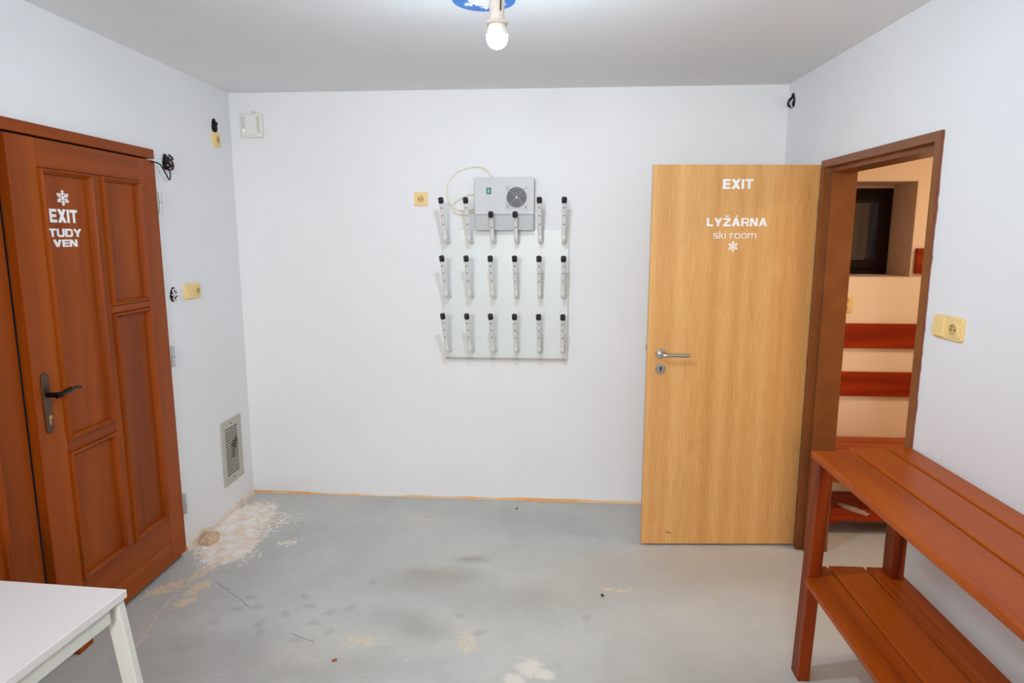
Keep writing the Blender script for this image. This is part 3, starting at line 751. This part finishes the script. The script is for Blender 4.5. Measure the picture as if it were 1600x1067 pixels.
# ------------------------------------------------------------------ switches, sockets, wall boxes
def socket_face(parent, cx, cz, s=1.0, y=-.011):
    p = obj('socket_insert', rplate(bmesh.new(), cx-.029*s, cx+.029*s, cz-.029*s, cz+.029*s, .004, y-.002, y+.004), 'cream', parent)
    b = bmesh.new(); lathe(b, [(.0205*s, y-.0035), (.0205*s, y-.0022)], 28, 'y', (cx, 0, cz)); obj('socket_well', b, 'creamdark', p)
    b = bmesh.new(); n_ = 28
    ro = [b.verts.new((cx+.0225*s*math.cos(t_*2*PI/n_), y-.0035, cz+.0225*s*math.sin(t_*2*PI/n_))) for t_ in range(n_)]
    ri = [b.verts.new((cx+.0195*s*math.cos(t_*2*PI/n_), y-.0045, cz+.0195*s*math.sin(t_*2*PI/n_))) for t_ in range(n_)]
    rb = [b.verts.new((cx+.0250*s*math.cos(t_*2*PI/n_), y-.0018, cz+.0250*s*math.sin(t_*2*PI/n_))) for t_ in range(n_)]
    for k_ in range(n_):
        b.faces.new((ro[k_], ro[(k_+1) % n_], ri[(k_+1) % n_], ri[k_])); b.faces.new((rb[k_], rb[(k_+1) % n_], ro[(k_+1) % n_], ro[k_]))
    obj('socket_rim', b, 'cream', p)
    b = bmesh.new()
    for dx in (-.0095, .0095): lathe(b, [(.0026*s, y-.0045), (.0026*s, y-.0032)], 10, 'y', (cx+dx*s, 0, cz-.002*s))
    obj('pin_holes', b, 'hole', p)
    obj('earth_pin', tube(bmesh.new(), [(cx, y-.003, cz+.010*s), (cx, y-.012, cz+.010*s)], .0024*s, 8), 'steel', p, True)
def socket(label, loc, rz, s=1.0, rocker=False, name='wall_socket', cat='socket', vertical=False):
    t = thing(name, label, cat, loc, rz)
    if rocker:
        obj('faceplate', rplate(bmesh.new(), -.078, .078, -.040, .040, .012, -.010, 0, .003), 'cream', t)
        b = bmesh.new(); rplate(b, -.072, -.008, -.034, .034, .005, -.017, -.008, .003)
        for v in b.verts: v.co.y += (v.co.z/.034)*.0022 if v.co.y < -.012 else 0
        obj('rocker', b, 'cream', t); socket_face(t, .038, 0)
    elif vertical:
        obj('faceplate', rplate(bmesh.new(), -.040, .040, -.048, .048, .008, -.010, 0, .003), 'cream', t)
        socket_face(t, 0, .023, .72); socket_face(t, 0, -.023, .72)
    else:
        obj('faceplate', rplate(bmesh.new(), -.040, .040, -.040, .040, .010, -.010, 0, .003), 'cream', t); socket_face(t, 0, 0)
    return t
socket('single cream socket on the back wall, left of the boot dryer', on_back(-.800, 1.850), RZ_B)
socket('single cream socket high on the left wall, under the black box hole', on_left(3.694, 2.170), RZ_L)
socket('cream switch and socket plate beside the brown door', on_left(3.322, 1.347), RZ_L, rocker=True, name='switch_socket_plate', cat='switch')
socket('cream switch and socket plate on the right wall above the slatted table', on_right(2.281, 1.329), RZ_R, rocker=True, name='switch_socket_plate', cat='switch')
socket('double cream socket on the peach wall beneath the small window', (1.686, YW, 1.245), 0, vertical=True)

def wall_box(label, loc, rz, rx, rzz, wires, name='open_wall_box'):
    t = thing(name, label, 'wall box', loc, rz)
    b = bmesh.new(); n_ = 26; P = []
    for k_ in range(n_):
        a = 2*PI*k_/n_; j = 1+.10*math.sin(3*a+rx*90)+.05*random.uniform(-1, 1); P.append((rx*j*math.cos(a), rzz*j*math.sin(a)))
    prism(b, P, -.0025, -.0005); obj('box_hole', b, 'hole', t)
    for mat, pts, r_ in wires: obj('wire', tube(bmesh.new(), smooth_path(pts, 5), r_, 7), mat, t, True)
    return t
def curl(cx, cz, r_, y, a0, turns, n_=9, dz=0):
    return [(cx+r_*math.cos(a0+turns*2*PI*i/n_), y-.004*(i % 3), cz+r_*math.sin(a0+turns*2*PI*i/n_)*1.2+dz*i) for i in range(n_+1)]
wall_box('open wall box beside the top of the brown door, black wire hanging out', on_left(3.176, 1.990), RZ_L, .030, .038, [
    ('wire_black', [(0, -.004, -.02), (-.004, -.022, -.05), (-.03, -.03, -.085), (-.07, -.035, -.055), (-.11, -.035, -.02), (-.16, -.026, -.012)], .0035),
    ('wire_black', [(-.012, -.004, .03), (-.018, -.02, .01), (-.006, -.03, -.015), (.008, -.012, -.02)], .006),
    ('wire_brown', [(.016, -.004, .03), (.02, -.024, .0), (.006, -.03, -.03), (-.002, -.008, -.035)], .005),
    ('wire_white', [(.0, -.006, -.01), (.02, -.024, -.03), (.012, -.03, -.05), (-.01, -.008, -.04)], .0028),
    ('wire_black', [(-.02, -.004, .0), (.0, -.028, .012), (.02, -.026, .022), (.024, -.006, .04)], .0045)])
wall_box('black oval wall box hole directly above the high left socket', on_left(3.690, 2.246), RZ_L, .032, .038, [
    ('wire_black', [(-.01, -.003, .028), (.006, -.014, .012), (-.012, -.016, -.004), (.006, -.010, -.02)], .0055),
    ('wire_brown', [(-.02, -.004, -.005), (-.006, -.012, -.012), (.008, -.006, -.006)], .003)])
wall_box('round wall box with coiled white wires between brown door and switch', on_left(3.150, 1.343), RZ_L, .032, .036, [
    ('wire_white', curl(-.004, .012, .013, -.006, 0, 1.0), .0036), ('wire_white', curl(.002, -.014, .014, -.006, 1.0, 1.1), .0036),
    ('wire_white', [(-.022, -.004, .0), (-.006, -.016, .006), (.010, -.018, -.006), (.022, -.006, -.014)], .0036),
    ('wire_brown', [(-.016, -.004, -.018), (.0, -.012, .0), (.016, -.006, .02)], .003)])
wall_box('small wall box hole high in the right corner, pale wire loop', on_right(3.800, 2.360), RZ_R, .034, .040, [
    ('wire_white', [(.006, -.003, -.034), (.020, -.016, -.020), (.026, -.014, .0), (.016, -.006, .006)], .0035),
    ('wire_black', [(-.012, -.003, .02), (-.004, -.02, .005), (-.012, -.018, -.02), (.0, -.006, -.03)], .006)])

# sensor box
sb = thing('wall_sensor', 'off-white square sensor box with a green light, top left of the back wall', 'sensor', on_back(-1.792, 2.275), RZ_B)
b = rplate(bmesh.new(), -.062, .062, -.068, .068, .004, -.030, 0, .004); sbb = obj('housing', b, 'sensor', sb)
obj('side_slot', B(-.055, -.043, -.0335, -.029, -.020, .050, .002), 'sensorslot', sb)
obj('side_slot', B(.036, .050, -.0335, -.029, -.040, .050, .002), 'sensorslot', sb)
obj('front_cover', B(-.040, .033, -.036, -.029, -.060, .060, .003), 'sensor', sb)
obj('indicator_light', B(-.049, -.043, -.036, -.033, -.034, -.022, .001), 'led', sb)
b = bmesh.new(); prism(b, [(-.006, .067), (.030, .067), (.004, .084)], -.016, -.003); obj('hanging_tab', b, 'sensorslot', sb)

# ventilation grille
vt = thing('vent_grille', 'grey perforated metal vent grille low on the left wall', 'vent', on_left(3.635, .370), RZ_L)
VW, VH = .108, .178
b = bmesh.new()
nx_, nz_ = 8, 17; gx0, gx1, gz0, gz1 = -.074, .074, -.146, .146
def sheet(b, x0, x1, z0, z1): box(b, x0, x1, -.004, -.001, z0, z1)
sheet(b, -.112, gx0, -.185, .185); sheet(b, gx1, .112, -.185, .185); sheet(b, gx0, gx1, -.185, gz0); sheet(b, gx0, gx1, gz1, .185)
cw, chh = (gx1-gx0)/nx_, (gz1-gz0)/nz_
for i in range(nx_+1):
    x = gx0+i*cw; box(b, x-cw*.14, x+cw*.14, -.0028, -.0014, gz0, gz1)
for j in range(nz_+1):
    z = gz0+j*chh; box(b, gx0, gx1, -.0029, -.0013, z-chh*.16, z+chh*.16)
pl = obj('perforated_plate', b, 'vent', vt)
b = bmesh.new(); lp = [(-.115, -.188), (.115, -.188), (.115, .188), (-.115, .188)]
for (x0, z0), (x1, z1) in zip(lp, lp[1:]+lp[:1]): tube(b, [(x0, -.005, z0), (x1, -.005, z1)], .005, 6)
obj('rolled_rim', b, 'vent', vt)
obj('duct_opening', B(gx0, gx1, -.0007, -.0001, gz0, gz1), 'hole', vt)
for z in (-.166, .166): obj('screw', lathe(bmesh.new(), [(.005, -.0035), (.005, -.006)], 10, 'y', (0, 0, z)), 'darkmetal', vt)
b = bmesh.new(); tube(b, smooth_path([(.045, -.006, .075), (.040, -.014, .045), (.022, -.012, .052), (.008, -.012, .035), (.030, -.014, .028), (.012, -.012, .012), (.002, -.010, -.02), (.0, -.007, -.045)], 4), .0045, 6)
box(b, -.004, .036, -.014, -.006, .018, .040, .003)
obj('dangling_tab', b, plain('rusty_tab', srgb(92, 80, 66), .7), vt)

# plaster lump / capped pipe stub beside the brown door
b = bmesh.new(); bmesh.ops.create_icosphere(b, subdivisions=3, radius=1)
rnd = random.Random(5)
for v in b.verts:
    c = v.co.copy(); f = 1+.16*math.sin(5*c.x+2)*math.cos(4*c.y+1)+.10*rnd.uniform(-1, 1)
    v.co = Vector((c.x*.045*f, c.y*.060*f, max(c.z, -.2)*.042*f))
lump = obj('plaster_lump', b, rough_plaster('brownish_broken_plaster', srgb(170, 136, 100), srgb(232, 206, 174), srgb(214, 184, 150)), None, True); lump.location = (xl(3.2)+.062, 3.205, .008)
tag(lump, 'rough beige plaster lump on the floor at the foot of the left wall', 'plaster lump')

# ------------------------------------------------------------------ bulb and ceiling disc
bl = thing('bare_bulb', 'lit bare bulb in a pale holder hanging from the ceiling', 'light bulb', (-.180, 2.0, 2.170))
gp = [(.001, 0.0)]+[(.0315*math.sin(a), .0315-.0315*math.cos(a)) for a in [PI*k_/14 for k_ in range(1, 10)]]
obj('globe', lathe(bmesh.new(), gp, 24), 'globe', bl, True)
obj('bulb_neck', lathe(bmesh.new(), [(.0312, .0385), (.0300, .048), (.0265, .058), (.024, .072), (.016, .084), (.014, .098)], 24), 'white', bl, True)
hp_ = [(.030, .066), (.033, .070), (.030, .076), (.022, .080), (.021, .100), (.0235, .128), (.021, .145), (.014, .155), (.008, .160)]
obj('lamp_holder', lathe(bmesh.new(), hp_, 24), 'holder', bl, True)
b = bmesh.new(); tube(b, smooth_path([(-.004, 0, .158), (-.006, .004, .20), (.002, .01, .25), (0, .006, H-2.170)], 5), .003, 8); tube(b, smooth_path([(.005, 0, .158), (.008, .002, .21), (.0, .004, .25), (.004, .006, H-2.170)], 5), .003, 8)
obj('supply_wires', b, 'wire_white', bl, True)
obj('wire_strip', tube(bmesh.new(), smooth_path([(.012, -.020, .10), (.013, -.023, .13), (.010, -.018, .150), (.004, -.006, .165)], 4), .0022, 6), 'wire_black', bl, True)
dc = thing('ceiling_disc', 'round blue disc with a white snowflake flat on the ceiling', 'disc', (-.268, 2.462, H))
obj('disc_plate', lathe(bmesh.new(), [(.112, -.004), (.112, -.0002)], 56), 'blue', dc)
b = snowflake(0, 0, .085, 0)
for v in b.verts: v.co = Vector((v.co.x, v.co.z, -.0045+v.co.y*.5))
box(b, -.001, .001, -.001, .001, -.0052, -.0042)
lathe(b, [(.050, -.0056), (.050, -.0042)], 30)
obj('snowflake', b, 'lettering', dc, label='white snowflake emblem')

# ------------------------------------------------------------------ slatted wooden table on the right
bt = thing('slatted_table', 'orange-brown wooden two-tier slatted table against the right wall', 'table', (1.12, 1.60, 0))
def w2(x0, x1, y0, y1, z0, z1, bev=.004, seg=2): return B(x0-1.12, x1-1.12, y0-1.60, y1-1.60, z0, z1, bev=bev, seg=seg)
Y0 = .82
for x0, x1, y1 in ((.932, 1.078, 2.352), (1.087, 1.217, 2.400), (1.226, 1.316, 2.408)): obj('top_board', w2(x0, x1, Y0, y1, .837, .865, .006, 3), 'bench_y', bt)
for x0, x1, y1 in ((.905, 1.018, 2.345), (1.026, 1.153, 2.350), (1.163, 1.268, 2.350)):
    if x0 < .91:   # notched round the front legs
        b = bmesh.new(); P = [(x0, Y0+.09), (x0+.052, Y0+.09), (x0+.052, Y0), (x1, Y0), (x1, y1), (x0+.052, y1), (x0+.052, 2.255), (x0, 2.255)]
        prism_z(b, [(x-1.12, y-1.60) for x, y in P], .395, .42)
        bmesh.ops.bevel(b, geom=b.edges[:], offset=.003, segments=2, affect='EDGES')
        obj('lower_board', b, 'bench_y', bt)
    else: obj('lower_board', w2(x0, x1, Y0, y1, .395, .42), 'bench_y', bt)
for x0, x1 in ((.911, .955), (1.222, 1.266)):
    for y0, y1 in ((2.262, 2.330), (Y0+.01, Y0+.075)):
        xx0, xx1 = (x0, x1)
        if x0 > 1: xx0, xx1 = x0-.012, x1-.012
        b = bmesh.new()
        if x0 < 1:
            box(b, xx0-1.12, xx1-1.12, y0-1.6, y1-1.6, 0, .838, .003)
            for v in b.verts:
                if v.co.z > .5: v.co.x += .024
        else:
            box(b, xx0-1.12, xx1-1.12, y0-1.6, y1-1.6, 0, .3945, .003); box(b, xx0-1.12, xx1-1.12, y0-1.6, y1-1.6, .4205, .838, .003)
        obj('leg', b, 'bench_z', bt)
for y0 in (2.268, Y0+.03):
    obj('cross_rail', w2(.958, 1.207, y0, y0+.045, .340, .3945, .002), 'bench_x', bt)
    obj('cross_rail', w2(.980, 1.207, y0, y0+.045, .775, .8365, .002), 'bench_x', bt)

# ------------------------------------------------------------------ white table at the lower left
tb = thing('white_table', 'white laminate table corner at the lower left', 'table', (-1.089, 1.478, 0), math.radians(-3.0))
obj('tabletop', B(-.78, 0, -1.22, 0, .7185, .740, .0012), 'tabletop', tb)
for xx in (-.034, -.77):
    for yy in (-.050, -1.20):
        b = bmesh.new(); box(b, xx-.014, xx+.028, yy+.022, yy+.045, 0, .7175, .003, 2)
        for v in b.verts:
            v.co.x += (.10 if xx > -.5 else -.10)*(.7175-v.co.z)/.7175
        obj('leg', b, 'tableframe', tb)
b = bmesh.new(); box(b, -.034, -.010, -1.155, -.05, .675, .7175, .002); obj('frame_rail', b, 'tableframe', tb)
obj('frame_rail', B(-.768, -.744, -1.155, -.05, .675, .7175, .002), 'tableframe', tb)
obj('frame_rail', B(-.744, -.034, -.045, -.020, .675, .7175, .002), 'tableframe', tb)
obj('frame_rail', B(-.744, -.034, -1.19, -1.165, .675, .7175, .002), 'tableframe', tb)

# ------------------------------------------------------------------ adjoining room: boards, bench, hook board
for z0, z1, nm in ((.987, 1.134, 'upper'), (.699, .846, 'lower')):
    o = obj('wall_board', B(-.75, .75, -.022, 0, -(z1-z0)/2, (z1-z0)/2, .003, 2), 'redbench_x'); o.location = (2.27, YW, (z0+z1)/2)
    tag(o, '%s of the two red-brown backrest boards on the peach wall' % nm, 'board')
ob = thing('wooden_bench', 'orange-brown wooden bench with shoe shelf seen through the doorway', 'bench', (2.2, 3.72, 0))
for y0, y1 in ((-.195, -.070), (-.062, .063), (.071, .185)): obj('seat_board', B(-.72, .75, y0, y1, .425, .450, .003, 2), 'bench_x', ob)
for x in (-.715, .70):
    for y0 in (-.190, .130): obj('leg', B(x, x+.042, y0, y0+.05, 0, .4245, .003), 'redbench_z', ob)
for x in (-.670, .655): obj('shelf_rail', B(x, x+.042, -.185, .18, .055, .0795, .002), 'redbench_y', ob)
for y0, y1 in ((-.200, -.075), (-.060, .06), (.072, .18)): obj('shelf_board', B(-.672, .698, y0, y1, .080, .105, .003, 2), 'redbench_x', ob)
cp = bmesh.new(); rnd = random.Random(9); prev = None
for i in range(15):
    t = i/14; cx, cy = -.10*(1-t), .17*(1-t)-.02; wd = .012+.016*math.sin(PI*min(t*1.1, 1))+.008*t
    r_ = [cp.verts.new((cx+s_*wd+rnd.uniform(-.003, .003), cy+s_*wd*.5, .0012+(.012*rnd.random() if abs(s_) < .9 else 0))) for s_ in (-1, -.4, .3, 1)]
    if prev:
        for k_ in range(3): cp.faces.new((prev[k_], prev[k_+1], r_[k_+1], r_[k_]))
    prev = r_
bmesh.ops.solidify(cp, geom=cp.faces[:], thickness=.0008)
o = obj('crumpled_scrap', cp, 'paper'); o.location = (1.745, 3.565, .106)
tag(o, 'crumpled white scrap lying on the bench shelf through the doorway', 'scrap')
hk = thing('coat_rack', 'red-brown coat hook board beside the small window', 'coat rack', (2.40, YW, 1.497))
obj('back_board', B(-.352, .42, -.024, 0, -.073, .073, .005, 2), 'redbench_x', hk)
for x in (-.295, -.05, .2):
    b = bmesh.new(); lathe(b, [(.012, -.024), (.012, -.029), (.008, -.032)], 14, 'y', (x+.01, 0, 0))
    tube(b, smooth_path([(x+.01, -.03, 0), (x-.005, -.045, -.020), (x-.025, -.065, -.028), (x-.045, -.075, -.020), (x-.05, -.078, -.006)], 5), .0045, 8)
    tube(b, smooth_path([(x+.01, -.03, .004), (x+.012, -.055, .010), (x+.012, -.075, .028), (x+.012, -.08, .045)], 5), .0042, 8)
    obj('hook', b, 'brass', hk, True)

# small chips lying on the floor
for (x, y, a, lab) in ((-.846, 2.260, .4, 'tiny orange-brown chip on the floor in the foreground, left of centre'), (-.224, 3.744, 1.1, 'tiny orange-brown chip on the floor close to the back wall'), (.228, 2.80, 2.0, 'tiny dark chip on the floor in front of the oak door')):
    b = bmesh.new(); prism_z(b, [(-.009, -.003), (-.002, -.007), (.008, -.004), (.010, .003), (.001, .006), (-.007, .004)], .0005, .004)
    for v in b.verts: v.co.z += .003*(v.co.x/.01)**2 if v.co.z > .002 else 0
    o = obj('wood_chip', b, plain('chip_brown', srgb(150, 80, 40) if 'orange' in lab else srgb(60, 42, 34), .7)); o.location = (x, y, 0); o.rotation_euler = (0, 0, a)
    tag(o, lab, 'chip')
